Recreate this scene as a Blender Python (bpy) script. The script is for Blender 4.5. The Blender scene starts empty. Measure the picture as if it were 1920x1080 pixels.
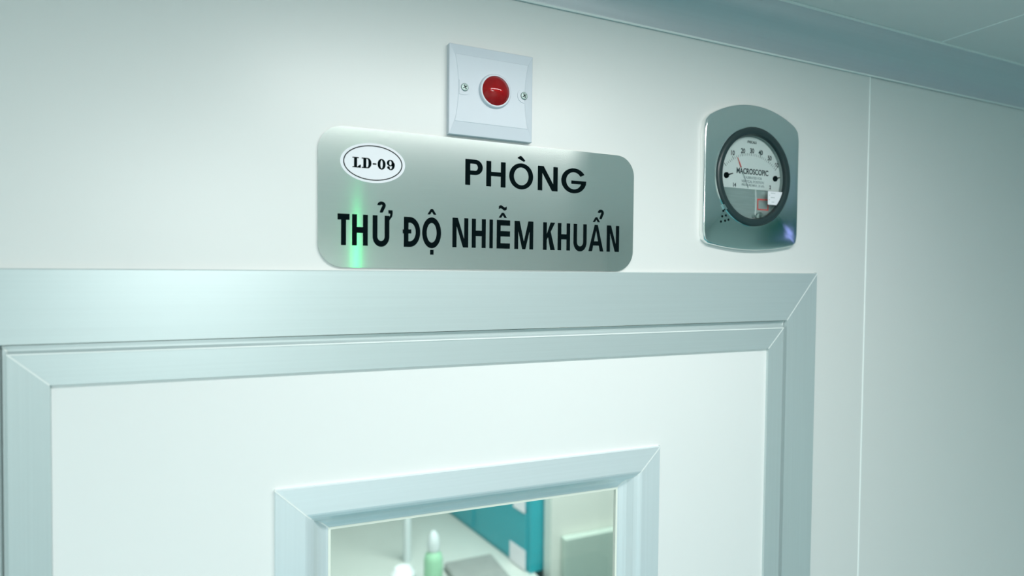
import bpy, bmesh, math
from math import sin, cos, pi, sqrt, radians
from mathutils import Vector, Matrix

# ------------------------------------------------------------------ camera, world, lamps, exposure
Z0 = 2.10                       # height of the door frame's top edge above the floor
YAW, PIT, ROL, FPX = 0.41497, -0.02405, 0.01056, 1101.07
CAM = Vector((-0.0503, -0.5295, Z0 - 0.00188))
_F = Vector((sin(YAW)*cos(PIT), cos(YAW)*cos(PIT), sin(PIT)))
_r = Vector((cos(YAW), -sin(YAW), 0)); _u = _r.cross(_F)
RT = cos(ROL)*_r + sin(ROL)*_u
UP = -sin(ROL)*_r + cos(ROL)*_u
scn = bpy.context.scene
col = scn.collection
cd = bpy.data.cameras.new('camera'); cam = bpy.data.objects.new('camera', cd); col.objects.link(cam)
m = Matrix((RT, UP, -_F)).transposed().to_4x4(); m.translation = CAM
cam.matrix_world = m
cd.sensor_width = 36; cd.lens = FPX/1920*36; cd.clip_start = 0.02
cd.dof.use_dof = True; cd.dof.focus_distance = 0.585; cd.dof.aperture_fstop = 3.6
scn.camera = cam
scn.view_settings.view_transform = 'Standard'; scn.view_settings.look = 'None'
scn.view_settings.exposure = 0.0; scn.view_settings.gamma = 1; scn.view_settings.use_curve_mapping = False
w = bpy.data.worlds.new('world'); scn.world = w; w.use_nodes = True
w.node_tree.nodes['Background'].inputs[0].default_value = (0.25, 0.55, 0.55, 1)
w.node_tree.nodes['Background'].inputs[1].default_value = 0.15

CEIL = Z0 + 0.308
ROOM = dict(x0=-1.9, x1=2.35, y0=-3.2)
def area(name, loc, sx, sy, power, color, rot=(0, 0, 0)):
    l = bpy.data.lights.new(name, 'AREA'); l.shape = 'RECTANGLE'; l.size = sx; l.size_y = sy
    l.energy = power; l.color = color
    o = bpy.data.objects.new(name, l); o.location = loc; o.rotation_euler = rot; col.objects.link(o)
    return o
LAMPS = [  # x, y, sx, sy, power, colour : flush panels in the ceiling of this room, the last an added fill
    (0.24, -0.44, 0.60, 0.10, 4.3, (1.0, 1.0, 0.985)),
    (-0.26, -1.90, 0.60, 0.60, 46.0, (0.95, 1.0, 0.995)),
    (-1.45, -1.60, 0.60, 0.60, 2.0, (0.45, 1.0, 1.03)),  # added cyan fill that tints the shade; no known lamp here
]
for i, (x, y, sx, sy, p, c) in enumerate(LAMPS):
    area('ceiling_lamp_light', (x, y, CEIL-0.012), sx*0.94, sy*0.94, p, c)
area('far_room_lamp_light', (0.70, 1.10, CEIL-0.012), 1.1, 0.55, 40, (0.95, 1.0, 0.99))

# ------------------------------------------------------------------ helpers
def ray(u, v):
    return _F + RT*((u-960)/FPX) + UP*((540-v)/FPX)
def bp(u, v, y=0.0):            # where the photograph's pixel meets the upright plane y
    d = ray(u, v); t = (y-CAM.y)/d.y
    p = CAM + d*t
    return p.x, p.z

def tagged(o, label=None, cat=None, group=None, kind=None):
    if label: o['label'] = label
    if cat: o['category'] = cat
    if group: o['group'] = group
    if kind: o['kind'] = kind
    return o
def empty(name, loc=(0, 0, 0)):
    o = bpy.data.objects.new(name, None); o.location = loc; o.empty_display_size = 0.02
    col.objects.link(o); return o
def obj(name, bm, mat, parent=None, smooth=False, recalc=True):
    if recalc: bmesh.ops.recalc_face_normals(bm, faces=bm.faces)
    me = bpy.data.meshes.new(name); bm.to_mesh(me); bm.free()
    if smooth:
        for p in me.polygons: p.use_smooth = True
        me.set_sharp_from_angle(angle=radians(35))
    me.materials.append(mat)
    o = bpy.data.objects.new(name, me); col.objects.link(o)
    if parent:
        o.parent = parent
        # vertices are written in room coordinates; keep them where they are
        t = Vector((0, 0, 0)); q = parent
        while q: t += q.location; q = q.parent
        me.transform(Matrix.Translation(-t))
    return o
def NB(): return bmesh.new()
def box(bm, x0, x1, y0, y1, z0, z1):
    v = [bm.verts.new((x, y, z)) for x in (x0, x1) for y in (y0, y1) for z in (z0, z1)]
    for f in ((0,1,3,2), (4,6,7,5), (0,4,5,1), (2,3,7,6), (0,2,6,4), (1,5,7,3)):
        bm.faces.new([v[i] for i in f])
def bbox(bm, x0, x1, y0, y1, z0, z1, b=0.001, seg=2):
    b2 = bmesh.new(); box(b2, x0, x1, y0, y1, z0, z1)
    bmesh.ops.bevel(b2, geom=b2.edges[:], offset=b, segments=seg, affect='EDGES', profile=0.5)
    merge(bm, b2)
def merge(bm, b2):
    me = bpy.data.meshes.new('tmp'); b2.to_mesh(me); b2.free(); bm.from_mesh(me); bpy.data.meshes.remove(me)
def prism(bm, poly, yf, yb):    # convex outline [(x,z)] from front yf to back yb
    a = [bm.verts.new((x, yf, z)) for x, z in poly]
    b = [bm.verts.new((x, yb, z)) for x, z in poly]
    n = len(poly)
    bm.faces.new(a); bm.faces.new(b[::-1])
    for i in range(n): bm.faces.new((a[i], b[i], b[(i+1) % n], a[(i+1) % n]))
def strip(bm, A, B, yf, yb):    # band between two polylines of equal length
    n = len(A)
    for i in range(n-1):
        prism(bm, [A[i], A[i+1], B[i+1], B[i]], yf, yb)
def lathe(bm, cx, cz, prof, n=72, sx=1.0, sz=1.0):   # prof [(r, y)] about the axis through (cx, cz) along y
    rings = []
    for r, y in prof:
        if r < 1e-7: rings.append([bm.verts.new((cx, y, cz))])
        else: rings.append([bm.verts.new((cx+sx*r*cos(2*pi*k/n), y, cz+sz*r*sin(2*pi*k/n))) for k in range(n)])
    for a, b in zip(rings, rings[1:]):
        for k in range(n):
            k2 = (k+1) % n
            if len(a) == 1 and len(b) == 1: continue
            if len(a) == 1: bm.faces.new((a[0], b[k2], b[k]))
            elif len(b) == 1: bm.faces.new((a[k], a[k2], b[0]))
            else: bm.faces.new((a[k], a[k2], b[k2], b[k]))

# ------------------------------------------------------------------ materials
def mat(name, base, rough=0.5, metal=0.0, **kw):
    m = bpy.data.materials.new(name); m.use_nodes = True
    nt = m.node_tree; b = nt.nodes['Principled BSDF']
    b.inputs['Base Color'].default_value = (*base, 1)
    b.inputs['Roughness'].default_value = rough; b.inputs['Metallic'].default_value = metal
    for k, v in kw.items():
        if k in ('var', 'scale', 'bump', 'stretch', 'tangent'): continue
        b.inputs[k.replace('_', ' ')].default_value = v
    var = kw.get('var', 0.0); bump = kw.get('bump', 0.0)
    if var or bump:
        tc = nt.nodes.new('ShaderNodeTexCoord'); mp = nt.nodes.new('ShaderNodeMapping')
        nz = nt.nodes.new('ShaderNodeTexNoise')
        mp.inputs['Scale'].default_value = kw.get('stretch', (1, 1, 1))
        nz.inputs['Scale'].default_value = kw.get('scale', 20); nz.inputs['Detail'].default_value = 4
        nt.links.new(tc.outputs['Object'], mp.inputs['Vector']); nt.links.new(mp.outputs['Vector'], nz.inputs['Vector'])
        if var:
            mx = nt.nodes.new('ShaderNodeMix'); mx.data_type = 'RGBA'
            mx.inputs[6].default_value = (*[max(0, c*(1-var)) for c in base], 1)
            mx.inputs[7].default_value = (*[min(1, c*(1+var)) for c in base], 1)
            nt.links.new(nz.outputs['Fac'], mx.inputs[0]); nt.links.new(mx.outputs[2], b.inputs['Base Color'])
        if bump:
            bn = nt.nodes.new('ShaderNodeBump'); bn.inputs['Strength'].default_value = bump
            bn.inputs['Distance'].default_value = 0.001
            nt.links.new(nz.outputs['Fac'], bn.inputs['Height']); nt.links.new(bn.outputs['Normal'], b.inputs['Normal'])
    if 'tangent' in kw:
        cx = nt.nodes.new('ShaderNodeCombineXYZ')
        for i in range(3): cx.inputs[i].default_value = kw['tangent'][i]
        nt.links.new(cx.outputs[0], b.inputs['Tangent'])
    return m
def emit(name, c, s):
    m = bpy.data.materials.new(name); m.use_nodes = True
    nt = m.node_tree; nt.nodes.clear()
    e = nt.nodes.new('ShaderNodeEmission'); o = nt.nodes.new('ShaderNodeOutputMaterial')
    e.inputs[0].default_value = (*c, 1); e.inputs[1].default_value = s
    nt.links.new(e.outputs[0], o.inputs[0]); return m

M_WALL = mat('painted_wall_panel', (0.80, 0.81, 0.79), 0.40, var=0.012, scale=6, Specular_IOR_Level=0.5, Coat_Weight=0.5, Coat_Roughness=0.32)
M_TEALWALL = mat('grey_teal_wall', (0.36, 0.50, 0.49), 0.5, var=0.02, scale=4)
M_DOOR = mat('painted_door_panel', (0.87, 0.885, 0.87), 0.45, var=0.01, scale=5)
M_CEIL = mat('ceiling_panel', (0.74, 0.75, 0.74), 0.5, var=0.01, scale=4)
M_FLOOR = mat('teal_vinyl_floor', (0.06, 0.30, 0.34), 0.35, var=0.08, scale=3)
M_SEAL_GLINT = mat('white_sealant_and_glint', (0.88, 0.93, 0.91), 0.4, var=0.02, scale=200)  # sealant of the joint beads, also the white of painted edge highlights
ALC = (0.615, 0.70, 0.70)
M_ALH = mat('brushed_aluminium_across', ALC, 0.37, 0.36, var=0.05, scale=9, stretch=(0.4, 30, 60), Anisotropic=0.4, tangent=(0.25, 0, 1))
M_ALV = mat('brushed_aluminium_upright', ALC, 0.37, 0.36, var=0.06, scale=9, stretch=(60, 30, 0.4), Anisotropic=0.4, tangent=(1, 0, 0.25))
M_COVE = mat('aluminium_cove', (0.68, 0.71, 0.74), 0.45, 0.4, var=0.04, scale=9, stretch=(0.3, 40, 40))
M_ALW = mat('bright_aluminium_across', (0.83, 0.91, 0.93), 0.34, 0.35, var=0.04, scale=9, stretch=(0.4, 30, 60), Anisotropic=0.3, tangent=(0.25, 0, 1))
M_ALX = mat('bright_aluminium_upright', (0.83, 0.91, 0.93), 0.34, 0.35, var=0.05, scale=9, stretch=(60, 30, 0.4), Anisotropic=0.3, tangent=(1, 0, 0.25))
M_SIGN = mat('brushed_stainless_sign', (0.82, 0.86, 0.82), 0.095, 0.88, var=0.05, scale=12, stretch=(2, 40, 150), Anisotropic=1.0, tangent=(0, 0, 1))
M_SS = mat('satin_stainless', (0.90, 0.92, 0.90), 0.13, 1.0, var=0.04, scale=30, stretch=(60, 10, 1.5))
M_BEZ = mat('dark_grey_bezel', (0.022, 0.04, 0.042), 0.30, 0.0, var=0.05, scale=60)
M_INK = mat('black_vinyl_lettering', (0.003, 0.007, 0.008), 0.7, var=0.05, scale=100, Specular_IOR_Level=0.0)
M_STICK = mat('white_sticker', (0.84, 0.85, 0.89), 0.35, var=0.01, scale=50)
M_PLAS = mat('white_switch_plastic', (0.66, 0.71, 0.77), 0.34, var=0.006, scale=20)
M_SCREW = mat('zinc_screw', (0.33, 0.42, 0.40), 0.45, 0.9, var=0.1, scale=300)
M_RED = mat('red_lens', (0.62, 0.012, 0.015), 0.06, 0.0, Transmission_Weight=0.55, IOR=1.45, var=0.25, scale=160)
M_REDIN = mat('red_lens_reflector', (0.32, 0.01, 0.012), 0.25, 0.3, var=0.3, scale=300)
M_GLASS = mat('clear_glass', (0.93, 0.98, 0.96), 0.0, 0.0, Transmission_Weight=1.0, IOR=1.45)
M_BEAD = mat('cream_glazing_bead', (0.86, 0.90, 0.80), 0.4, var=0.02, scale=90)
M_DIAL = mat('white_dial_face', (0.88, 0.92, 0.91), 0.5, var=0.01, scale=90)
M_DINK = mat('dial_print', (0.02, 0.04, 0.045), 0.5, var=0.05, scale=100)
M_DINK2 = mat('fine_dial_print', (0.30, 0.37, 0.38), 0.5, var=0.05, scale=100)
M_REDP = mat('red_pointer', (0.75, 0.09, 0.08), 0.4, var=0.05, scale=100)
M_GREYP = mat('dial_lower_cover', (0.42, 0.51, 0.50), 0.35, 0.3, var=0.18, scale=40, stretch=(1, 1, 14))
M_TEAL = mat('teal_cabinet_paint', (0.02, 0.36, 0.42), 0.4, var=0.05, scale=5)
M_FARW = mat('far_room_wall', (0.68, 0.72, 0.66), 0.5, var=0.02, scale=3)
M_FARG = mat('grey_green_panel', (0.40, 0.50, 0.44), 0.5, var=0.02, scale=3)
M_BENCH = mat('grey_worktop', (0.54, 0.60, 0.55), 0.35, var=0.06, scale=5)
M_GREEN = mat('green_bottle_label', (0.30, 0.58, 0.38), 0.4, var=0.05, scale=30)
M_WHITE = mat('white_plastic', (0.85, 0.9, 0.9), 0.4, var=0.02, scale=30)
M_CAP = mat('off_white_plastic', (0.62, 0.70, 0.70), 0.4, var=0.02, scale=30)
M_BROWN = mat('grey_brown_cloth', (0.26, 0.29, 0.27), 0.8, var=0.2, scale=20)

# ------------------------------------------------------------------ the room
XA, XB = -0.267, 0.6039          # outer edges of the door casing
HOLE = (XA+0.046, XB-0.046, -0.050)   # opening in the wall behind the casing
SEAM = 0.7003
def wall_piece(name, rects, y0, y1, mt):
    b = NB()
    for x0, x1, z0, z1 in rects: box(b, x0, x1, y0, y1, z0, z1)
    return tagged(obj(name, b, mt), kind='structure')
X0, X1, Y0 = ROOM['x0'], ROOM['x1'], ROOM['y0']
wall_piece('wall_back', [(X0, HOLE[0], 0, CEIL), (HOLE[1], SEAM-0.0008, 0, CEIL), (HOLE[0], HOLE[1], Z0+HOLE[2], CEIL)], 0, 0.06, M_WALL)
wall_piece('wall_back_right', [(SEAM+0.0008, X1, 0, CEIL)], 0.0006, 0.06, M_WALL)
wall_piece('wall_left', [(X0-0.06, X0, 0, CEIL)], Y0, 0.06, M_WALL)
wall_piece('wall_right', [(X1, X1+0.06, 0, CEIL)], Y0, 0.06, M_TEALWALL)
wall_piece('wall_front', [(X0-0.06, X1+0.06, 0, CEIL)], Y0-0.06, Y0, M_WALL)
CSX = 0.775   # ceiling seam
b = NB(); box(b, X0-0.06, CSX-0.0008, Y0-0.06, 0.06, CEIL, CEIL+0.05); box(b, CSX+0.0008, X1+0.06, Y0-0.06, 0.06, CEIL, CEIL+0.05)
tagged(obj('ceiling', b, M_CEIL), kind='structure')
b = NB(); box(b, X0-0.06, X1+0.06, Y0-0.06, 3.2, -0.05, 0)
tagged(obj('floor', b, M_FLOOR), kind='structure')
# joint beads
b = NB()
n = 8
pr = [(SEAM-0.0014+0.0028*k/n, -0.0009*sin(pi*k/n)) for k in range(n+1)]
for (xa, ya), (xb, yb) in zip(pr, pr[1:]):
    v = [b.verts.new(p) for p in ((xa, ya, 0), (xb, yb, 0), (xb, yb, Z0+0.267), (xa, ya, Z0+0.267))]; b.faces.new(v)
tagged(obj('trim_1', b, M_SEAL_GLINT, smooth=True, recalc=False), kind='structure')
b = NB(); bbox(b, CSX-0.0013, CSX+0.0013, Y0, -0.0425, CEIL-0.0006, CEIL+0.002, 0.0004, 1)
tagged(obj('trim_2', b, M_SEAL_GLINT), kind='structure')
# ceiling cove: concave quarter between wall and ceiling with small lips
b = NB()
zc0, rc, dc = Z0+0.2665, 0.0415, 0.0425
prof = [(0.0, zc0-0.0015), (-0.0022, zc0-0.0015), (-0.0026, zc0+0.001)]
for k in range(15):
    a = pi/2*k/14
    prof.append((-0.0022-(dc-0.004)*(1-cos(a)), zc0+0.001+(rc-0.003)*sin(a)))
prof += [(-dc+0.0015, CEIL-0.0022), (-dc-0.0008, CEIL-0.0022), (-dc-0.0012, CEIL)]
ra = [b.verts.new((X0, y, z)) for y, z in prof]; rb = [b.verts.new((X1, y, z)) for y, z in prof]
for i in range(len(prof)-1): b.faces.new((ra[i], rb[i], rb[i+1], ra[i+1]))
tagged(obj('trim_3', b, M_COVE, smooth=True, recalc=False), kind='structure')
b = NB()
box(b, X0, X1, -0.0030, -0.0018, zc0-0.0022, zc0-0.0002)
box(b, X0, X1, -dc-0.0018, -dc-0.0002, CEIL-0.0024, CEIL-0.0001)
tagged(obj('trim_4', b, M_SEAL_GLINT), kind='structure')

# ------------------------------------------------------------------ mitred aluminium casings
def mitred(parent, names, prof, xa, xb, zbot, joint=True, mats=(None, None)):
    """prof: [(inset_x, z_at_left_corner, z_at_right_corner, y)] -> header, two uprights, painted mitre highlights"""
    hn, jn = names
    L = [Vector((xa+s, y, zl)) for s, zl, zr, y in prof]
    R = [Vector((xb-s, y, zr)) for s, zl, zr, y in prof]
    mh, mj = mats[0] or M_ALH, mats[1] or M_ALV
    b = NB(); va = [b.verts.new(p) for p in L]; vb = [b.verts.new(p) for p in R]
    for i in range(len(L)-1): b.faces.new((va[i], va[i+1], vb[i+1], vb[i]))
    obj(hn, b, mh, parent, recalc=False)
    for P, side in ((L, 0), (R, 1)):
        b = NB(); va = [b.verts.new(p) for p in P]; vb = [b.verts.new((p.x, p.y, zbot)) for p in P]
        for i in range(len(P)-1):
            q = (va[i], vb[i], vb[i+1], va[i+1])
            b.faces.new(q if side == 0 else q[::-1])
        obj(jn, b, mj, parent, recalc=False)
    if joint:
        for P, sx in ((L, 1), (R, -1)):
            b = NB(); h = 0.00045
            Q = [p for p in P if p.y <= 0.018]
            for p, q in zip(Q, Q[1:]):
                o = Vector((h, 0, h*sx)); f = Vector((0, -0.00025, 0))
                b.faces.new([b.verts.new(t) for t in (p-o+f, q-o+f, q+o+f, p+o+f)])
            obj('mitre_glint', b, M_SEAL_GLINT, parent, recalc=False)  # white strip painting the light caught on the bevelled mitre edges

casing = empty('trim_5', (0.17, 0, 0)); tagged(casing, kind='structure')
mitred(casing, ('door_header', 'door_jamb'), [
    (0, Z0-0.0020, Z0+0.0030, 0.0), (0, Z0-0.0020, Z0+0.0030, -0.0034), (0.0008, Z0-0.0028, Z0+0.0022, -0.0042),
    (0.0515, Z0-0.0563, Z0-0.0556, -0.0042), (0.0515, Z0-0.0563, Z0-0.0556, 0.0050)], XA, XB, 0.0)

door = empty('door_1', (0.17, 0.0, 0.0)); tagged(door, kind='structure')
mitred(door, ('top_rail', 'stile'), [
    (0.0522, Z0-0.0574, Z0-0.0567, 0.02), (0.0522, Z0-0.0574, Z0-0.0567, 0.0004), (0.0550, Z0-0.0612, Z0-0.0618, 0.0004),
    (0.0560, Z0-0.0632, Z0-0.0645, -0.0036),
    (0.0808, Z0-0.0868, Z0-0.0895, -0.0036), (0.0808, Z0-0.0868, Z0-0.0895, 0.0)], XA, XB, 0.01)
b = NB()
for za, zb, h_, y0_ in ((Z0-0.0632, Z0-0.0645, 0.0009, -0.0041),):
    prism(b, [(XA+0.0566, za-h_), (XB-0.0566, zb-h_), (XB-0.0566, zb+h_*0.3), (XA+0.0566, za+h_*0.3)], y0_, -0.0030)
obj('rail_edge_glint', b, M_SEAL_GLINT, door)  # added white strip, a painted highlight along the rail's top bevel
# vision window in the door
WX0, WX1 = -0.0340, 0.3636
WZL, WZR = Z0-0.1856, Z0-0.1915
def wz(s): return (WZL-s, WZR-s)
wp = [(0, 0.0), (0, -0.0030), (0.0008, -0.0040), (0.0245, -0.0040), (0.0262, -0.0036), (0.0292, -0.0020), (0.0318, 0.0006),
      (0.0340, 0.0040), (0.0362, 0.0075), (0.0392, 0.0103), (0.0430, 0.0120), (0.0455, 0.0124)]
mitred(door, ('window_frame_head', 'window_frame_side'), [(s, *wz(s), y) for s, y in wp], WX0, WX1, 1.25, mats=(M_ALW, M_ALX))
wb = [(0.0450, 0.0121), (0.0472, 0.0121), (0.0472, 0.0165)]
mitred(door, ('glazing_bead', 'glazing_bead'), [(s, *wz(s), y) for s, y in wb], WX0, WX1, 1.25, joint=False, mats=(M_BEAD, M_BEAD))
b = NB(); bbox(b, WX0+0.042, WX1-0.042, 0.0168, 0.0208, 1.26, Z0-0.229, 0.0002, 1)
obj('window_glass', b, M_GLASS, door)
b = NB()
px0, px1, pz = XA+0.0800, XB-0.0800, Z0-0.0860
hx0, hx1, hz0, hz1 = WX0+0.006, WX1-0.006, 1.25, Z0-0.198
for x0, x1, z0, z1 in ((px0, hx0, 0.01, pz), (hx1, px1, 0.01, pz), (hx0, hx1, hz1, pz), (hx0, hx1, 0.01, hz0)):
    box(b, x0, x1, -0.0004, 0.04, z0, z1)
bmesh.ops.remove_doubles(b, verts=b.verts, dist=1e-6)
obj('door_panel', b, M_DOOR, door)
# reveal of the window through the leaf
b = NB()
gwx0, gwx1, gz = WX0+0.030, WX1-0.030, Z0-0.220
for x0, x1, z0, z1 in ((hx0, gwx0, 1.25, hz1), (gwx1, hx1, 1.25, hz1), (gwx0, gwx1, gz, hz1)):
    box(b, x0, x1, 0.0212, 0.0398, z0, z1)
obj('window_reveal', b, M_BEAD, door)

# ------------------------------------------------------------------ lettering tools (outlines in the sign's own plane)
def R4(x0, x1, z0, z1): return [(x0, z0), (x1, z0), (x1, z1), (x0, z1)]
def arcp(cx, cz, rx, rz, a0, a1, n=28):
    return [(cx+rx*cos(radians(a0+(a1-a0)*k/n)), cz+rz*sin(radians(a0+(a1-a0)*k/n))) for k in range(n+1)]
def glyph(bm, ch, x0, x1, z0, z1, t, h, yf, yb):
    """t = upright stroke width, h = level stroke width"""
    lay = [0]
    def P(poly):            # overlapping strokes lie in layers a hundredth of a millimetre apart
        prism(bm, poly, yf-lay[0]*1e-5, yb); lay[0] += 1
    S = lambda A, B: strip(bm, A, B, yf, yb)
    W, H = x1-x0, z1-z0; cx = (x0+x1)/2; cz = (z0+z1)/2
    if ch == 'T':
        P(R4(x0, x1, z1-h, z1)); P(R4(cx-t/2, cx+t/2, z0, z1-h))
    elif ch == 'H':
        P(R4(x0, x0+t, z0, z1)); P(R4(x1-t, x1, z0, z1)); P(R4(x0+t, x1-t, cz-h/2, cz+h/2))
    elif ch == 'I': P(R4(x0, x1, z0, z1))
    elif ch == 'L': P(R4(x0, x0+t, z0, z1)); P(R4(x0+t, x1, z0, z0+h))
    elif ch == 'E':
        P(R4(x0, x0+t, z0, z1))
        for c in (z0+h/2, cz+0.02*H, z1-h/2): P(R4(x0+t, x1, c-h/2, c+h/2))
    elif ch == 'U':
        r = W/2; rz = W*0.62
        P(R4(x0, x0+t, z0+rz, z1)); P(R4(x1-t, x1, z0+rz, z1))
        S(arcp(cx, z0+rz, r, rz, 180, 360), arcp(cx, z0+rz, r-t, rz-h, 180, 360))
    elif ch == 'O':
        S(arcp(cx, cz, W/2, H/2, 0, 360, 56), arcp(cx, cz, W/2-t, H/2-h, 0, 360, 56))
    elif ch == 'D':
        xm = x0+W*0.36
        P(R4(x0, x0+t, z0, z1)); P(R4(x0+t, xm, z0, z0+h)); P(R4(x0+t, xm, z1-h, z1))
        S(arcp(xm, cz, x1-xm, H/2, -90, 90), arcp(xm, cz, x1-xm-t, H/2-h, -90, 90))
    elif ch == 'P':
        zb = z1-H*0.60; c = (zb+z1)/2; r = (z1-zb)/2; xm = x1-r*1.05
        P(R4(x0, x0+t, z0, z1)); P(R4(x0+t, xm, zb, zb+h)); P(R4(x0+t, xm, z1-h, z1))
        S(arcp(xm, c, x1-xm, r, -90, 90), arcp(xm, c, x1-xm-t, r-h, -90, 90))
    elif ch == 'N':
        P(R4(x0, x0+t, z0, z1)); P(R4(x1-t, x1, z0, z1))
        P([(x0+t*0.0+t, z1), (x0+t*1.28, z1), (x1-t, z0+H*0.27), (x1-t, z0), (x1-t*1.28, z0), (x0+t, z1-H*0.27)])
    elif ch == 'M':
        P(R4(x0, x0+t, z0, z1)); P(R4(x1-t, x1, z0, z1))
        P([(x0+t, z1), (x0+t*1.35, z1), (cx+t*0.42, z0), (cx-t*0.42, z0), (x0+t, z1-H*0.34)])
        P([(x1-t, z1), (x1-t, z1-H*0.34), (cx+t*0.42, z0), (cx-t*0.42, z0), (x1-t*1.35, z1)])
    elif ch == 'K':
        P(R4(x0, x0+t, z0, z1))
        P([(x0+t, z0+H*0.36), (x0+t, z0+H*0.56), (x1-t*1.25, z1), (x1, z1)])
        P([(x0+t*1.25, z0+H*0.58), (x0+t*2.05, z0+H*0.70), (x1, z0), (x1-t*1.25, z0)])
    elif ch == 'A':
        P([(x0, z0), (x0+t*1.05, z0), (cx+t*0.30, z1), (cx-t*0.45, z1)])
        P([(x1, z0), (x1-t*1.05, z0), (cx-t*0.30, z1), (cx+t*0.45, z1)])
        P(R4(x0+W*0.22, x1-W*0.22, z0+H*0.22, z0+H*0.22+h*0.85))
    elif ch == 'G':
        S(arcp(cx, cz, W/2, H/2, 32, 345, 48), arcp(cx, cz, W/2-t, H/2-h, 32, 345, 48))
        P([(cx-W*0.10, cz-h*0.78), (cx-W*0.10, cz+h*0.05), (x1, cz+h*0.05), (x1-W*0.01, cz-h*0.78)])
        P([(x1-t*1.15, cz-h*0.78), (x1-W*0.01, cz-h*0.78), (cx+(W/2)*cos(radians(-24)), cz+(H/2)*sin(radians(-24))), (cx+(W/2-t)*cos(radians(-24)), cz+(H/2-h)*sin(radians(-24)))])
    elif ch == '^':     # circumflex
        P([(x0, z0), (x0+W*0.30, z0), (cx, z1-H*0.48), (cx, z1), (cx-W*0.12, z1)])
        P([(x1, z0), (x1-W*0.30, z0), (cx, z1-H*0.48), (cx, z1), (cx+W*0.12, z1)])
    elif ch == '?':     # hook above
        A = arcp(cx, z1-H*0.36, W/2, H*0.36, 178, -28, 20); B = arcp(cx, z1-H*0.36, W/2-t, H*0.36-t, 178, -28, 20)
        S(A, B)
        P([B[-1], A[-1], (cx+t*0.35, z0), (cx-t*0.50, z0), (cx-t*0.45, z0+H*0.16)])
    elif ch == '~':
        A = []; B = []
        for k in range(17):
            s = k/16; q = sin(2*pi*s)*H*0.20; A.append((x0+W*s, cz+q+h*0.5)); B.append((x0+W*s, cz+q-h*0.5))
        S(A, B)
    elif ch == '.': P(R4(x0, x1, z0, z1))

def pxbox(u0, u1, v0, v1, y):   # pixel extents -> extents in the plane
    um, vm = (u0+u1)/2, (v0+v1)/2
    return bp(u0, vm, y)[0], bp(u1, vm, y)[0], bp(um, v1, y)[1], bp(um, v0, y)[1]

# ------------------------------------------------------------------ room name sign
YS = -0.0024
sx0, sx1, sz0, sz1 = 0.0, 0.3236, Z0+0.0022, Z0+0.1246
sign = empty('room_sign', ((sx0+sx1)/2, -0.0005, sz0))
tagged(sign, 'brushed steel plate lettered PHÒNG THỬ ĐỘ NHIỄM KHUẨN above the door frame', 'sign')
def rrect(x0, x1, z0, z1, r, n=10):
    P = []
    for cx, cz, a in ((x1-r, z1-r, 0), (x0+r, z1-r, 90), (x0+r, z0+r, 180), (x1-r, z0+r, 270)):
        P += arcp(cx, cz, r, r, a, a+90, n)
    return P
b = NB(); prism(b, rrect(sx0, sx1, sz0, sz1, 0.0215, 14), YS, -0.0003)
es = [e for e in b.edges if abs(e.verts[0].co.y-YS) < 1e-6 and abs(e.verts[1].co.y-YS) < 1e-6]
bmesh.ops.bevel(b, geom=es, offset=0.0004, segments=1, affect='EDGES')
obj('sign_plate', b, M_SIGN, sign)
YT = YS-0.00025
def line(name, items, ox, oy, k, t, h, flat=True):
    bm = NB(); boxes = []
    for ch, u0, u1, v0, v1 in items:
        boxes.append((ch, *pxbox(ox+u0/k, ox+u1/k, oy+v0/k, oy+v1/k, YT)))
    caps = [q for q in boxes if q[0].isalpha()]
    za = sum(q[3] for q in caps if q[0] not in 'OG')/len([q for q in caps if q[0] not in 'OG'])
    zb = sum(q[4] for q in caps if q[0] not in 'OG')/len([q for q in caps if q[0] not in 'OG'])
    for ch, x0, x1, z0, z1 in boxes:
        if ch.isalpha():
            o = 0.0006 if ch in 'OG' else 0.0
            z0, z1 = (za-o, zb+o)
            if ch == 'U': z0 -= 0.0006
        if ch == '?': glyph(bm, ch, x0, x1, z0, z1, 0.0029, h, YT, YS)
        elif ch == '~': glyph(bm, ch, x0, x1, z0, z1, t, 0.0030, YT, YS)
        else: glyph(bm, ch, x0, x1, z0, z1, t*(1.12 if ch == 'G' else 1), h, YT, YS)
    return bm
t1 = pxbox(873, 882.2, 320, 340, YT); T1 = t1[1]-t1[0]
bm = line('x', [('P', 97, 347, 150, 520), ('H', 400, 676, 178, 545), ('O', 730, 1073, 208, 577),
               ('N', 1142, 1427, 242, 590), ('G', 1480, 1838, 272, 632)], 860, 280, 7.68, T1, T1*0.82)
g = [bp(860+u/7.68, 280+v/7.68, YT) for u, v in ((847, 122), (885, 95), (905, 98), (962, 165), (940, 181))]
prism(bm, g, YT, YS)
obj('lettering', bm, M_INK, sign)['label'] = 'black lettering PHÒNG'
a = line('x', [('T', 88, 243, 215, 613), ('H', 275, 478, 224, 620), ('U', 540, 755, 230, 632), ('?', 600, 708, 52, 197),
              ('D', 942, 1152, 247, 635), ('O', 1178, 1420, 250, 650), ('^', 1245, 1360, 150, 222), ('.', 1280, 1323, 675, 737)],
         620, 370, 6.857, 0.0042, 0.0052)
T2 = 0.0042
gl = lambda L, ox, oy, k: [bp(ox+u/k, oy+v/k, YT) for u, v in L]
K4 = (620, 370, 6.857)
prism(a, gl([(742, 165), (797, 168), (797, 215), (745, 208)], *K4), YT, YS)
prism(a, gl([(797, 215), (790, 250), (757, 295), (752, 262), (765, 235), (768, 210)], *K4), YT, YS)
prism(a, gl([(928, 412), (1037, 412), (1037, 465), (928, 465)], *K4), YT-0.00006, YS)
K5 = (840, 370, 5.647)
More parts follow.
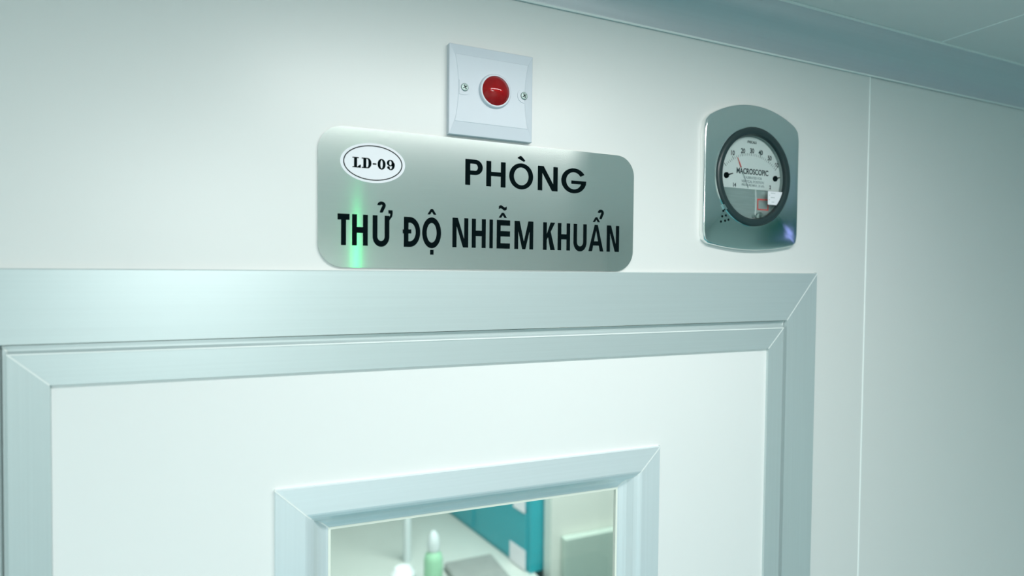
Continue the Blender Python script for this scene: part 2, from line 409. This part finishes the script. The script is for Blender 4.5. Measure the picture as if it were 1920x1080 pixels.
c = line('x', [('N', 48, 215, 222, 533), ('H', 253, 400, 235, 540), ('I', 440, 475, 240, 543), ('E', 517, 657, 245, 545),
              ('^', 538, 625, 163, 217), ('~', 540, 622, 85, 138), ('M', 705, 903, 252, 550), ('K', 1008, 1133, 264, 556),
              ('H', 1163, 1293, 270, 560), ('U', 1330, 1468, 280, 566), ('A', 1490, 1647, 287, 568), ('^', 1535, 1610, 210, 262),
              ('?', 1588, 1650, 130, 230), ('N', 1682, 1812, 295, 571)], *K5, 0.0040, 0.0052)
merge(a, c)
obj('lettering', a, M_INK, sign)['label'] = 'black lettering THỬ ĐỘ NHIỄM KHUẨN'
# oval number sticker
sk = empty('number_sticker', (0, 0, 0)); sk.parent = sign; sk.location = (0, 0, 0)
K3 = (620, 255, 10.8)
ex0, ex1, ez0, ez1 = pxbox(620+192/10.8, 620+1508/10.8, 255+145/10.8, 255+950/10.8, YT)
cx, cz = (ex0+ex1)/2, (ez0+ez1)/2
YK = YS-0.0003
b = NB(); lathe(b, cx, cz, [(0, YK), (1, YK), (1, YS)], 96, (ex1-ex0)/2, (ez1-ez0)/2)
stk = obj('number_sticker', b, M_STICK, sign); bpy.data.objects.remove(sk); stk.name = 'number_sticker'
stk['label'] = 'white oval sticker reading LD-09'
b = NB()
rx, rz = (ex1-ex0)/2*0.912, (ez1-ez0)/2*0.885
A = arcp(cx, cz, rx, rz, 0, 360, 96); B = arcp(cx, cz, rx-0.0009, rz-0.0009, 0, 360, 96)
strip(b, A, B, YK-0.0001, YK)
obj('border_ring', b, M_INK, stk)
b = NB()
def bx3(u0, u1, v0, v1): return pxbox(620+u0/10.8, 620+u1/10.8, 255+v0/10.8, 255+v1/10.8, YK)
yf, yb = YK-0.0001, YK
def P3(p): prism(b, p, yf, yb)
x0, x1, z0, z1 = bx3(440, 612, 425, 637); h0, h1 = z0, z1; hh = z1-z0
st = 0.0026; sf = 0.0009                     # stem, serif thickness
P3(R4(x0, x0+0.0055, z1-sf, z1)); P3(R4(x0+0.0014, x0+0.0014+st, z0, z1)); P3(R4(x0, x1, z0, z0+sf))
P3([(x1-0.0030, z0+sf), (x1, z0+sf), (x1, z0+hh*0.30), (x1-0.0007, z0+hh*0.30)])
x0, x1, _, _ = bx3(628, 826, 430, 645)
P3(R4(x0, x0+0.0045, z0, z0+sf)); P3(R4(x0, x0+0.0045, z1-sf, z1)); P3(R4(x0+0.0014, x0+0.0014+st, z0+sf, z1-sf))
xm = x0+0.0050; c2 = (z0+z1)/2
P3(R4(x0+0.0044, xm, z0, z0+sf)); P3(R4(x0+0.0044, xm, z1-sf, z1))
strip(b, arcp(xm, c2, x1-xm, hh/2, -90, 90), arcp(xm, c2, x1-xm-st, hh/2-sf, -90, 90), yf, yb)
x0, x1, d0, d1 = bx3(852, 926, 562, 590); P3(R4(x0, x1, d0+0.0004, d1+0.0004))
x0, x1, _, _ = bx3(950, 1112, 452, 672); cc = (x0+x1)/2
strip(b, arcp(cc, c2, (x1-x0)/2, hh/2+0.0002, 0, 360, 40), arcp(cc, c2, (x1-x0)/2-0.0025, hh/2-0.0009, 0, 360, 40), yf, yb)
x0, x1, _, _ = bx3(1137, 1298, 468, 688); cc = (x0+x1)/2; ww = x1-x0
strip(b, arcp(cc-0.0004, z1-hh*0.31, ww/2-0.0004, hh*0.32, 0, 360, 40), arcp(cc-0.0004, z1-hh*0.31, ww/2-0.0025, hh*0.32-0.0009, 0, 360, 40), yf, yb)
strip(b, arcp(cc, c2, ww/2, hh/2, 25, -130, 30), arcp(cc, c2, ww/2-0.0024, hh/2-0.0008, 25, -130, 30), yf, yb)
lathe(b, x0+0.0015, z0+0.0022, [(0, yf), (0.0012, yf), (0.0012, yb)], 20)
obj('lettering', b, M_INK, stk)

# ------------------------------------------------------------------ white plate with red signal lamp
lx0, lx1, lz0, lz1 = 0.1145, 0.1996, Z0+0.1270, Z0+0.2100
lamp = empty('signal_light', ((lx0+lx1)/2, 0, lz0))
tagged(lamp, 'square white wall plate with a red dome indicator light above the steel sign', 'indicator light')
b = NB()
NP = 24
def outline(ix_mid, ix_end, it, ib, y, bulge):
    P = []
    for k in range(NP+1):     # left edge bottom -> top
        s = k/NP; z = (lz0+ib)+(lz1-it-lz0-ib)*s
        P.append((lx0+ix_end+(ix_mid-ix_end)*sin(pi*s)**0.8, y, z))
    for k in range(NP+1):     # right edge top -> bottom
        s = 1-k/NP; z = (lz0+ib)+(lz1-it-lz0-ib)*s
        P.append((lx1-ix_end-(ix_mid-ix_end)*sin(pi*s)**0.8, y, z))
    return [b.verts.new(p) for p in P]
o0 = outline(0, 0, 0, 0, 0.0, 0)
o1 = outline(0.0, 0.0, 0.0, 0.0, -0.0064, 0)
o1b = outline(0.0004, 0.0004, 0.0004, 0.0004, -0.0068, 0)
o2 = outline(0.0085, 0.0050, 0.0090, 0.0118, -0.0078, 1)
o3 = outline(0.0091, 0.0056, 0.0096, 0.0124, -0.0081, 1)
for A, B in ((o0, o1), (o1, o1b), (o1b, o2), (o2, o3)):
    for k in range(len(A)):
        k2 = (k+1) % len(A); b.faces.new((A[k], A[k2], B[k2], B[k]))
b.faces.new(o3)
obj('wall_plate', b, M_PLAS, lamp)
YP = -0.0081
for side, (u, v) in ((-1, (871.8, 163.3)), (1, (983.0, 179.7))):
    sxx, szz = bp(u, v, YP-0.001)
    b = NB(); r = 0.0068
    edge = lx0+0.0092 if side < 0 else lx1-0.0092
    poly = arcp(sxx, szz, r, r, 90, -90, 20) if side < 0 else arcp(sxx, szz, r, r, 270, 90, 20)
    poly = poly + [(edge, poly[-1][1]), (edge, poly[0][1])]
    prism(b, poly, YP-0.0005, YP+0.0005)
    ed = [e for e in b.edges if all(abs(w_.co.y-(YP-0.0005)) < 1e-7 for w_ in e.verts)]
    bmesh.ops.bevel(b, geom=ed, offset=0.0003, segments=2, affect='EDGES')
    obj('screw_tab', b, M_PLAS, lamp)
    b = NB(); ys = YP-0.0006
    lathe(b, sxx, szz, [(0.0037, ys+0.0006), (0.0037, ys-0.0002), (0.0032, ys-0.0009), (0.0012, ys-0.0012), (0, ys-0.0012)], 28)
    sc = obj('screw', b, M_SCREW, lamp, smooth=True)
    b = NB(); y2 = ys-0.0014
    for a in (30, 120):
        dx, dz = cos(radians(a)), sin(radians(a)); L_, W_ = 0.0021, 0.00035
        prism(b, [(sxx+dx*L_-dz*W_, szz+dz*L_+dx*W_), (sxx+dx*L_+dz*W_, szz+dz*L_-dx*W_), (sxx-dx*L_+dz*W_, szz-dz*L_-dx*W_), (sxx-dx*L_-dz*W_, szz-dz*L_+dx*W_)], y2, y2+0.0004)
    obj('cross_slot', b, M_INK, sc)
dcx, dcz = bp(932.2, 168.6, -0.014)
b = NB()
lathe(b, dcx, dcz, [(0.0164, YP+0.0004), (0.0162, YP-0.0004), (0.0156, YP-0.0026), (0.0150, YP-0.0031), (0.0138, YP-0.0031), (0.0138, YP-0.0008)], 72)
obj('lamp_collar', b, M_PLAS, lamp, smooth=True)
b = NB()
RD = 0.0138; hd = 0.0064; rs = (RD*RD+hd*hd)/(2*hd)
pr = []
for k in range(15):
    a = math.asin(RD/rs)*(1-k/14)
    pr.append((rs*sin(a) if k < 14 else 0, YP-0.0027-(rs*cos(a)-(rs-hd))))
lathe(b, dcx, dcz, [(0.0, YP-0.0018), (RD*0.96, YP-0.0018)]+pr, 72)
obj('red_lens', b, M_RED, lamp, smooth=True)
b = NB(); lathe(b, dcx, dcz, [(0.0134, YP-0.0012), (0.007, YP-0.0009), (0.0035, YP-0.0012), (0, YP-0.0015)], 40)
obj('lens_reflector', b, M_REDIN, lamp, smooth=True)

# ------------------------------------------------------------------ pressure gauge
gx0, gx1 = 0.4158, 0.5640
gzt, gzb = Z0+0.1772, Z0+0.0372      # plate corners
GT, GB = 0.0228, 0.0082              # rise of the top and bottom arcs
_b = pxbox(1343, 1482, 235.5, 427, -0.0085)
gcx, gcz = (_b[0]+_b[1])/2, (_b[2]+_b[3])/2
gauge = empty('pressure_gauge', ((gx0+gx1)/2, 0, Z0+0.027))
tagged(gauge, 'round white dial pressure gauge in a curved stainless steel plate, right of the sign', 'gauge')
YG = -0.0070
def plate_outline():
    P = []
    def arc(xa, xb, zc, rise, n=20):
        w_ = (xb-xa)/2; c_ = (xa+xb)/2; R_ = (w_*w_+rise*rise)/(2*abs(rise)); sg = 1 if rise > 0 else -1
        return [(xa+(xb-xa)*k/n, zc+rise-sg*(R_-sqrt(max(0, R_*R_-(xa+(xb-xa)*k/n-c_)**2)))) for k in range(n+1)]
    P += arc(gx0, gx1, gzt, GT)
    P += [(gx1, gzt+(gzb-gzt)*k/12) for k in range(1, 12)]
    P += arc(gx0, gx1, gzb, -GB)[::-1]
    P += [(gx0, gzb+(gzt-gzb)*k/12) for k in range(1, 12)]
    return P
def soften(P, r, it):
    for _ in range(it): P = [((P[i-1][0]+P[i][0]*2+P[(i+1) % len(P)][0])/4, (P[i-1][1]+P[i][1]*2+P[(i+1) % len(P)][1])/4) for i in range(len(P))]
    return P
PO = soften(plate_outline(), 0, 1)
pc = ((gx0+gx1)/2, (gzt+gzb)/2)
def inset(P, d):
    n = len(P); Q = []
    for i in range(n):
        ax, az = P[i-1]; bx_, bz_ = P[(i+1) % n]
        tx, tz = bx_-ax, bz_-az; L_ = math.hypot(tx, tz) or 1
        nx, nz = tz/L_, -tx/L_      # clockwise outline: inward normal
        if (pc[0]-P[i][0])*nx+(pc[1]-P[i][1])*nz < 0: nx, nz = -nx, -nz
        Q.append((P[i][0]+nx*d, P[i][1]+nz*d))
    return Q
b = NB()
rings = []
for d, y in ((0, -0.0001), (0, YG+0.0022), (0.0005, YG+0.0009), (0.0013, YG+0.0002), (0.0024, YG)):
    rings.append([b.verts.new((x, y, z)) for x, z in inset(PO, d)])
hole = []
for x, z in PO:
    a = math.atan2(z-gcz, x-gcx); hole.append((gcx+0.0535*cos(a), gcz+0.0535*sin(a)))
rings.append([b.verts.new((x, YG, z)) for x, z in hole])
rings.append([b.verts.new((x, -0.0005, z)) for x, z in hole])
for A, B in zip(rings, rings[1:]):
    for k in range(len(A)): k2 = (k+1) % len(A); b.faces.new((A[k], A[k2], B[k2], B[k]))
obj('mounting_plate', b, M_SS, gauge, smooth=True)
# bezel
YB = YG-0.0022
b = NB()
lathe(b, gcx, gcz, [(0.0578, YG+0.0006), (0.0578, YG-0.0010), (0.0570, YB-0.0002), (0.0555, YB-0.0012), (0.0520, YB-0.0012), (0.0500, YB-0.0004), (0.0490, YB+0.0012), (0.0488, YB+0.0040)], 120)
obj('bezel', b, M_BEZ, gauge, smooth=True)
b = NB(); lathe(b, gcx, gcz, [(0.0583, YG-0.0012), (0.0588, YG-0.0004), (0.0583, YG+0.0003)], 120)
obj('bezel_rim', b, M_SS, gauge, smooth=True)
YD = -0.0018
b = NB(); lathe(b, gcx, gcz, [(0.0500, YB+0.0040), (0.0497, YD+0.0010), (0.0, YD+0.0010)], 96)
obj('gauge_housing', b, M_GREYP, gauge, smooth=True)
b = NB(); lathe(b, gcx, gcz, [(0.0499, YB+0.0024), (0.0499, YB+0.0014), (0.0, YB+0.0014)], 96)
M_COVER = mat('clear_gauge_cover', (0.97, 1.0, 0.99), 0.0, 0.0, Transmission_Weight=1.0, IOR=1.12)
b.faces.ensure_lookup_table()
b2 = NB(); lathe(b2, gcx, gcz, [(0.0, YB+0.0028), (0.0499, YB+0.0028), (0.0499, YB+0.0014), (0.0, YB+0.0014)], 96); b.free()
obj('clear_cover', b2, M_COVER, gauge)
# white dial plate with a level lower edge
K8 = (1350, 230, 5.4)
def d8(u, v, y=YD): return bp(1350+u/5.4, 230+v/5.4, y)
zd = (d8(60, 662)[1]+d8(485, 680)[1])/2
b = NB(); RDL = 0.0478
a0 = math.degrees(math.asin((zd-gcz)/RDL))
P = arcp(gcx, gcz, RDL, RDL, a0, 180-a0, 64)
prism(b, P, YD, YD+0.0008)
dial = obj('dial_face', b, M_DIAL, gauge)
b = NB()
# graduations: fit a circle through the photographed ticks
pts = [d8(*q) for q in ((55, 430), (135, 355), (235, 325), (320, 325), (405, 350), (490, 402), (560, 478))]
(ax, az), (mx_, mz_), (ex_, ez_) = pts[0], pts[3], pts[6]
D_ = 2*(ax*(mz_-ez_)+mx_*(ez_-az)+ex_*(az-mz_))
ucx = ((ax*ax+az*az)*(mz_-ez_)+(mx_*mx_+mz_*mz_)*(ez_-az)+(ex_*ex_+ez_*ez_)*(az-mz_))/D_
ucz = ((ax*ax+az*az)*(ex_-mx_)+(mx_*mx_+mz_*mz_)*(ax-ex_)+(ex_*ex_+ez_*ez_)*(mx_-ax))/D_
rt = math.hypot(ax-ucx, az-ucz)
aa, ab = math.atan2(az-ucz, ax-ucx), math.atan2(ez_-ucz, ex_-ucx)
for k in range(31):
    a = aa+(ab-aa)*k/30; major = k % 5 == 0
    r0, r1, w_ = rt-0.0012, rt+(0.0034 if major else 0.0016), (0.00028 if major else 0.00016)
    dx, dz = cos(a), sin(a)
    prism(b, [(ucx+dx*r0-dz*w_, ucz+dz*r0+dx*w_), (ucx+dx*r0+dz*w_, ucz+dz*r0-dx*w_), (ucx+dx*r1+dz*w_, ucz+dz*r1-dx*w_), (ucx+dx*r1-dz*w_, ucz+dz*r1+dx*w_)], YD-0.0001, YD)
obj('graduation_marks', b, M_DINK, dial)
def text_mesh(body, x, z, size, y, rot=0, bold=0.0, sx=1.0, align='CENTER'):
    c = bpy.data.curves.new('t', 'FONT'); c.body = body; c.size = size; c.align_x = align; c.align_y = 'CENTER'; c.offset = bold; c.extrude = 0.00005
    o = bpy.data.objects.new('t', c); col.objects.link(o)
    bpy.context.view_layer.update()
    me = bpy.data.meshes.new_from_object(o.evaluated_get(bpy.context.evaluated_depsgraph_get()))
    bpy.data.objects.remove(o); bpy.data.curves.remove(c)
    me.transform(Matrix.Translation((x, y, z)) @ Matrix.Rotation(pi/2, 4, 'X') @ Matrix.Rotation(rot, 4, 'Z') @ Matrix.Diagonal((sx, 1, 1, 1)))
    return me
def texts(name, items, mt, parent):
    b = NB()
    for it in items:
        me = text_mesh(*it); b.from_mesh(me); bpy.data.meshes.remove(me)
    return obj(name, b, mt, parent)
YL = YD-0.00012
it = []
for s, u, v in (('10', 125, 308), ('20', 231, 288), ('30', 322, 288), ('40', 410, 306), ('50', 500, 362), ('60', 570, 434)):
    x, z = d8(u, v); it.append((s, x, z, 0.0076, YL, 0, 0.00022, 0.85))
texts('scale_numerals', it, M_DINK, dial)
xa_, za_ = d8(187, 488); xb_, zb_ = d8(465, 512)
texts('dial_name', [('MACROSCOPIC', (xa_+xb_)/2, (za_+zb_)/2-0.0002, 0.0090, YL, 0, 0.00022, 0.80)], M_DINK, dial)
it = []
for s, u, v, sz in (('CALIBRATED FOR', 330, 562, 0.0040), ('VERTICAL POSITION', 330, 602, 0.0043), ('PRESSURE MAX. 35 kPa', 332, 638, 0.0040)):
    x, z = d8(u, v); it.append((s, x, z, sz, YL, 0, 0.00004, 0.9))
texts('fine_print', it, M_DINK2, dial)
x, z = d8(322, 200); texts('unit_print', [('PASCALS', x, z, 0.0040, YL, 0, 0.0001, 0.9)], M_DINK, dial)
for s, u, v in (('14', 142, 631), ('2', 505, 658)):
    x, z = d8(u, v); texts('corner_figure', [(s, x, z, 0.0062, YL, 0, 0.0002, 0.9)], M_DINK, dial)
# red tip and grey shaft of the pointer
def bar(bm, p, q, w0, w1, yf, yb):
    dx, dz = q[0]-p[0], q[1]-p[1]; L_ = math.hypot(dx, dz); nx, nz = -dz/L_, dx/L_
    prism(bm, [(p[0]-nx*w0, p[1]-nz*w0), (p[0]+nx*w0, p[1]+nz*w0), (q[0]+nx*w1, q[1]+nz*w1), (q[0]-nx*w1, q[1]-nz*w1)], yf, yb)
yp = YD-0.0016
b = NB(); bar(b, d8(180, 352, yp), d8(214, 452, yp), 0.0003, 0.0008, yp, yp+0.0004)
ptr = obj('pointer', b, M_REDP, gauge); ptr['label'] = 'red pointer tip'
b = NB(); bar(b, d8(214, 452, yp), d8(285, 662, yp), 0.00022, 0.00028, yp, yp+0.0004)
obj('pointer_shaft', b, M_DINK2, ptr)
# two black stop screws with tails
for (u, v), (u2, v2) in (((68, 530), (132, 512)), ((562, 567), (608, 556))):
    yk = YD-0.0014; x, z = d8(u, v, yk)
    b = NB(); lathe(b, x, z, [(0.0034, YD), (0.0034, yk), (0.0018, yk-0.0005), (0.0017, yk-0.0001), (0, yk-0.0001)], 24)
    bar(b, (x, z), d8(u2, v2, yk), 0.0012, 0.0004, yk, yk+0.0006)
    obj('pointer_stop', b, M_INK, gauge)
# lower cover: ribbed grey plate, red-bordered stamp, white label, zero screw
b = NB(); yl = YD+0.0006
P = arcp(gcx, gcz, 0.0480, 0.0480, 180-a0+1, 360+a0-1, 60)
prism(b, P, yl, YD+0.0008)
low = obj('lower_cover', b, M_GREYP, gauge)
b = NB()
A = [d8(355, 680, yl), d8(357, 780, yl), d8(356, 880, yl), d8(350, 930, yl), d8(338, 965, yl)]
for p, q in zip(A, A[1:]): bar(b, p, q, 0.00045, 0.00045, yl-0.0012, yl)
obj('cover_edge', b, M_DIAL, low)
b = NB()
x0, z1 = d8(376, 770, yl); x1, z0 = d8(487, 892, yl); t = 0.0015; yq = yl-0.0002
for q in (R4(x0, x1, z0, z0+t), R4(x0, x1, z1-t, z1), R4(x0, x0+t, z0+t, z1-t), R4(x1-t, x1, z0+t, z1-t)): prism(b, q, yq, yl)
st_ = obj('inspection_stamp', b, M_REDP, low); st_['label'] = 'red square outline'
texts('stamp_print', [('16', (x0+x1)/2, (z0+z1)/2+0.002, 0.0065, yq, 0, 0.0, 0.9), ('QC', (x0+x1)/2, (z0+z1)/2-0.0038, 0.0050, yq, 0, 0.0, 0.9)][:1], M_DINK2, st_)
b = NB()
yl0 = yl; yl = YB+0.0010; x0, z1 = d8(485, 692, yl); x1, z0 = d8(645, 842, yl)
P = [(x0, z0), (min(x1, gcx+sqrt(0.0475**2-(z0-gcz)**2)), z0)]
for k in range(9):
    z = z0+(z1-z0)*k/8; P.append((gcx+sqrt(max(0, 0.0475**2-(z-gcz)**2)), z))
P.append((x0, z1)); prism(b, P[:1]+P[2:], yl-0.0004, yl)
lab = obj('paper_label', b, M_STICK, gauge); lab['label'] = 'white paper label with rows of fine print'
b = NB(); yy = yl-0.00045
for k, (c0, c1) in enumerate(((0.0045, 0.0120), (0.0015, 0.0030), (0.0045, 0.0110), (0.0015, 0.0028), (0.0060, 0.0105))):
    z = z1-0.0022-(z1-z0-0.004)*k/4.6
    for q in range(3):
        a_ = x0+c0+(c1-c0)*q/3; prism(b, R4(a_, a_+(c1-c0)/3*0.8, z-0.0003, z+0.0003), yy-0.00005, yy)
obj('label_print', b, M_DINK2, lab); yl = yl0
x, z = d8(415, 950, YD-0.003)
b = NB(); lathe(b, x, z, [(0.0052, yl), (0.0052, yl-0.0022), (0.0040, yl-0.0034), (0.0014, yl-0.0034), (0.0012, yl-0.0024), (0, yl-0.0024)], 28)
bbox(b, x-0.0115, x-0.0054, yl-0.0018, yl, z-0.0012, z+0.0018, 0.0004, 1); bbox(b, x+0.0054, x+0.0100, yl-0.0018, yl, z-0.0006, z+0.0022, 0.0004, 1)
obj('zero_screw', b, M_SCREW, gauge, smooth=True)
# drilled holes at the plate's lower left
for u, v in ((238, 775), (231, 812), (256, 806), (222, 847), (250, 842), (273, 835)):
    x, z = bp(1290+u/3.6, 180+v/3.6, YG)
    b = NB(); lathe(b, x, z, [(0.0014, YG-0.0001), (0.0013, YG-0.0002), (0, YG-0.00015)], 18)
    obj('vent_hole', b, M_INK, gauge)
b = NB(); x, z = bp(1358, 388, YG-0.001); bar(b, (x-0.0012, z+0.0030), (x+0.0022, z-0.0030), 0.0016, 0.0016, YG-0.0022, YG)
obj('bezel_clip', b, M_SS, gauge)

# ------------------------------------------------------------------ lamps, added fill panel and signs of this room (seen as light and reflections)
for i, (x, y, sx, sy, p, c) in enumerate(LAMPS):
    b = NB(); t = 0.03
    for q in ((x-sx/2-t, x+sx/2+t, y-sy/2-t, y-sy/2), (x-sx/2-t, x+sx/2+t, y+sy/2, y+sy/2+t), (x-sx/2-t, x-sx/2, y-sy/2, y+sy/2), (x+sx/2, x+sx/2+t, y-sy/2, y+sy/2)):
        box(b, q[0], q[1], q[2], q[3], CEIL-0.010, CEIL-0.0005)
    o = obj('ceiling_light', b, M_WHITE)
    tagged(o, ['slim ceiling strip lamp running close along the door wall', 'flush square ceiling panel lamp deep in the room, left of centre',
               'added cyan fill panel near the left wall, tinting the shade'][i], 'ceiling light', 'ceiling panel lamps')
ex = empty('exit_sign', (X1-0.03, -1.35, Z0-0.12))
tagged(ex, 'green backlit sign on the side wall, mirrored in the gauge plate', 'sign')
b = NB(); bbox(b, X1-0.03, X1-0.001, -1.72, -0.98, Z0-0.12, Z0+0.25, 0.004)
obj('sign_box', b, emit('green_sign_face', (0.0, 0.10, 0.07), 0.55), ex)
b = NB()
for ya in (-1.29, -1.22, -1.15): box(b, X1-0.034, X1-0.0302, ya, ya+0.035, Z0+0.04, Z0+0.18)
box(b, X1-0.034, X1-0.0302, -1.46, -1.12, Z0-0.02, Z0+0.015)
obj('lit_bars', b, emit('blue_white_bars', (0.35, 0.42, 1.0), 2.2), ex)
st2 = empty('status_light', (0.53, Y0+0.03, Z0-0.12))
tagged(st2, 'slim upright green status lamp across the room, mirrored in the steel sign', 'indicator light')
b = NB(); bbox(b, 0.518, 0.546, Y0+0.001, Y0+0.03, Z0-0.12, Z0+0.28, 0.004)
obj('green_lens', b, emit('green_lamp_glow', (0.10, 1.0, 0.35), 3.6), st2)

# ------------------------------------------------------------------ the room behind the door
FZ = CEIL
wall_piece('wall_far', [(-1.2, 2.6, 0, FZ)], 3.0, 3.06, M_FARW)
wall_piece('wall_far_left', [(-1.26, -1.2, 0, FZ)], 0.06, 3.06, M_FARW)
wall_piece('wall_far_right', [(2.6, 2.66, 0, FZ)], 0.06, 3.06, M_FARW)
b = NB(); box(b, -1.26, 2.66, 0.0605, 3.06, FZ, FZ+0.05)
tagged(obj('ceiling_far', b, M_CEIL), kind='structure')
wall_piece('wall_partition', [(1.022, 2.6, 0, FZ)], 1.50, 1.56, M_FARW)
ZB = Z0-1.20
def at(u, v, z=None, y=None):
    d = ray(u, v)
    t = (z-CAM.z)/d.z if z is not None else (y-CAM.y)/d.y
    return CAM+d*t
p_far, p_near = at(840, 960, z=ZB), at(994, 1076, z=ZB)
# bench
bench = empty('workbench', (0.2, 2.2, 0)); tagged(bench, 'grey topped workbench seen through the door window', 'workbench')
b = NB(); bbox(b, -0.6, 0.985, 1.35, 2.98, ZB-0.04, ZB, 0.004)
obj('worktop', b, M_BENCH, bench)
for x in (-0.55, 0.9):
    for y in (1.42, 2.9):
        b = NB(); bbox(b, x-0.025, x+0.025, y-0.025, y+0.025, 0, ZB-0.041, 0.003); obj('leg', b, M_WHITE, bench)
# teal cabinet standing on the bench, its long side running away from the door
cab = empty('teal_cabinet', (p_near.x, p_near.y, ZB)); tagged(cab, 'teal steel cabinet with white notes, seen through the door window', 'cabinet')
dv = (p_far-p_near); dv.z = 0; far = p_near+dv*1.6; far.y = min(far.y, 2.97)
nv = Vector((dv.y, -dv.x, 0)).normalized()
def slab(bm, p, q, depth, z0, z1, off=0.0):
    a = p-nv*off; c_ = q-nv*off; d_ = nv*depth
    P = [a, c_, c_+d_, a+d_]
    lo = [bm.verts.new((v.x, v.y, z0)) for v in P]; hi = [bm.verts.new((v.x, v.y, z1)) for v in P]
    bm.faces.new(lo[::-1]); bm.faces.new(hi)
    for i in range(4): bm.faces.new((lo[i], lo[(i+1) % 4], hi[(i+1) % 4], hi[i]))
b = NB(); slab(b, p_near, far, 0.35, ZB+0.001, ZB+0.95); obj('cabinet_body', b, M_TEAL, cab)
for s0, s1 in ((0.02, 0.37), (0.40, 0.75), (0.78, 0.99)):
    dd = far-p_near
    for z0, z1 in ((0.02, 0.235), (0.25, 0.60)):
        b = NB(); slab(b, p_near+dd*s0, p_near+dd*s1, 0.005, ZB+z0, ZB+z1, off=0.006); obj('cabinet_door', b, M_TEAL, cab)
for s0, s1, z0, z1 in ((0.02, 0.12, 0.005, 0.085), (0.025, 0.10, 0.235, 0.33)):
    b = NB(); dd = far-p_near; slab(b, p_near+dd*s0, p_near+dd*s1, 0.002, ZB+z0, ZB+z1, off=0.010); obj('paper_note', b, M_STICK, cab)
# grey-green cupboard against the partition
q0 = at(1060, 1012, y=1.46)
b = NB(); bbox(b, q0.x, 1.75, 1.46, 1.498, 0, q0.z, 0.004)
tagged(obj('cupboard', b, M_FARG), 'grey green panel low on the far partition, right of the teal cabinet', 'cupboard')
# pale pipe
pp = at(763, 1000, y=1.85)
b = NB()
def tube(bm, x, y, r, z0, z1, n=24):
    a = [bm.verts.new((x+r*cos(2*pi*k/n), y+r*sin(2*pi*k/n), z0)) for k in range(n)]
    c_ = [bm.verts.new((x+r*cos(2*pi*k/n), y+r*sin(2*pi*k/n), z1)) for k in range(n)]
    bm.faces.new(a[::-1]); bm.faces.new(c_)
    for k in range(n): bm.faces.new((a[k], a[(k+1) % n], c_[(k+1) % n], c_[k]))
def turned(bm, x, y, prof, n=28):
    rings = [[bm.verts.new((x+r*cos(2*pi*k/n), y+r*sin(2*pi*k/n), z)) for k in range(n)] for r, z in prof]
    bm.faces.new(rings[0][::-1]); bm.faces.new(rings[-1])
    for a, c_ in zip(rings, rings[1:]):
        for k in range(n): bm.faces.new((a[k], a[(k+1) % n], c_[(k+1) % n], c_[k]))
tube(b, pp.x, 1.85, 0.016, ZB+0.0005, FZ-0.0005)
tagged(obj('pipe', b, M_CAP, smooth=True), 'pale upright pipe at the left, seen through the door window', 'pipe')
# spray bottle with green label
pb = at(812, 1100, z=ZB); top = at(812, 996, y=pb.y).z
bt = empty('bottle', (pb.x, pb.y, ZB)); tagged(bt, 'white capped bottle with a green body on the bench', 'bottle')
H_ = top-ZB
b = NB(); turned(b, pb.x, pb.y, [(0.034, ZB+0.0005), (0.036, ZB+0.01), (0.036, ZB+H_*0.50), (0.030, ZB+H_*0.60), (0.016, ZB+H_*0.66)])
obj('bottle_body', b, M_GREEN, bt, smooth=True)
b = NB(); turned(b, pb.x, pb.y, [(0.022, ZB+H_*0.66), (0.024, ZB+H_*0.80), (0.018, ZB+H_*0.93), (0.008, ZB+H_)])
obj('bottle_cap', b, M_CAP, bt, smooth=True)
# white jar at lower left and folded cloth at lower right
pj = at(755, 1092, z=ZB); tj = at(755, 1064, y=pj.y).z
b = NB(); turned(b, pj.x, pj.y, [(0.045, ZB+0.0005), (0.048, ZB+0.01), (0.048, tj-0.02), (0.03, tj)])
tagged(obj('jar', b, M_WHITE, smooth=True), 'squat white jar on the bench, left of the green bottle', 'jar')
pcl = at(915, 1085, z=ZB)
b = NB(); bbox(b, pcl.x-0.14, pcl.x+0.07, pcl.y-0.12, pcl.y+0.14, ZB+0.0005, ZB+0.03, 0.012, 3)
tagged(obj('folded_cloth', b, M_BROWN, smooth=True), 'grey brown folded cloth on the bench beside the teal cabinet', 'cloth')
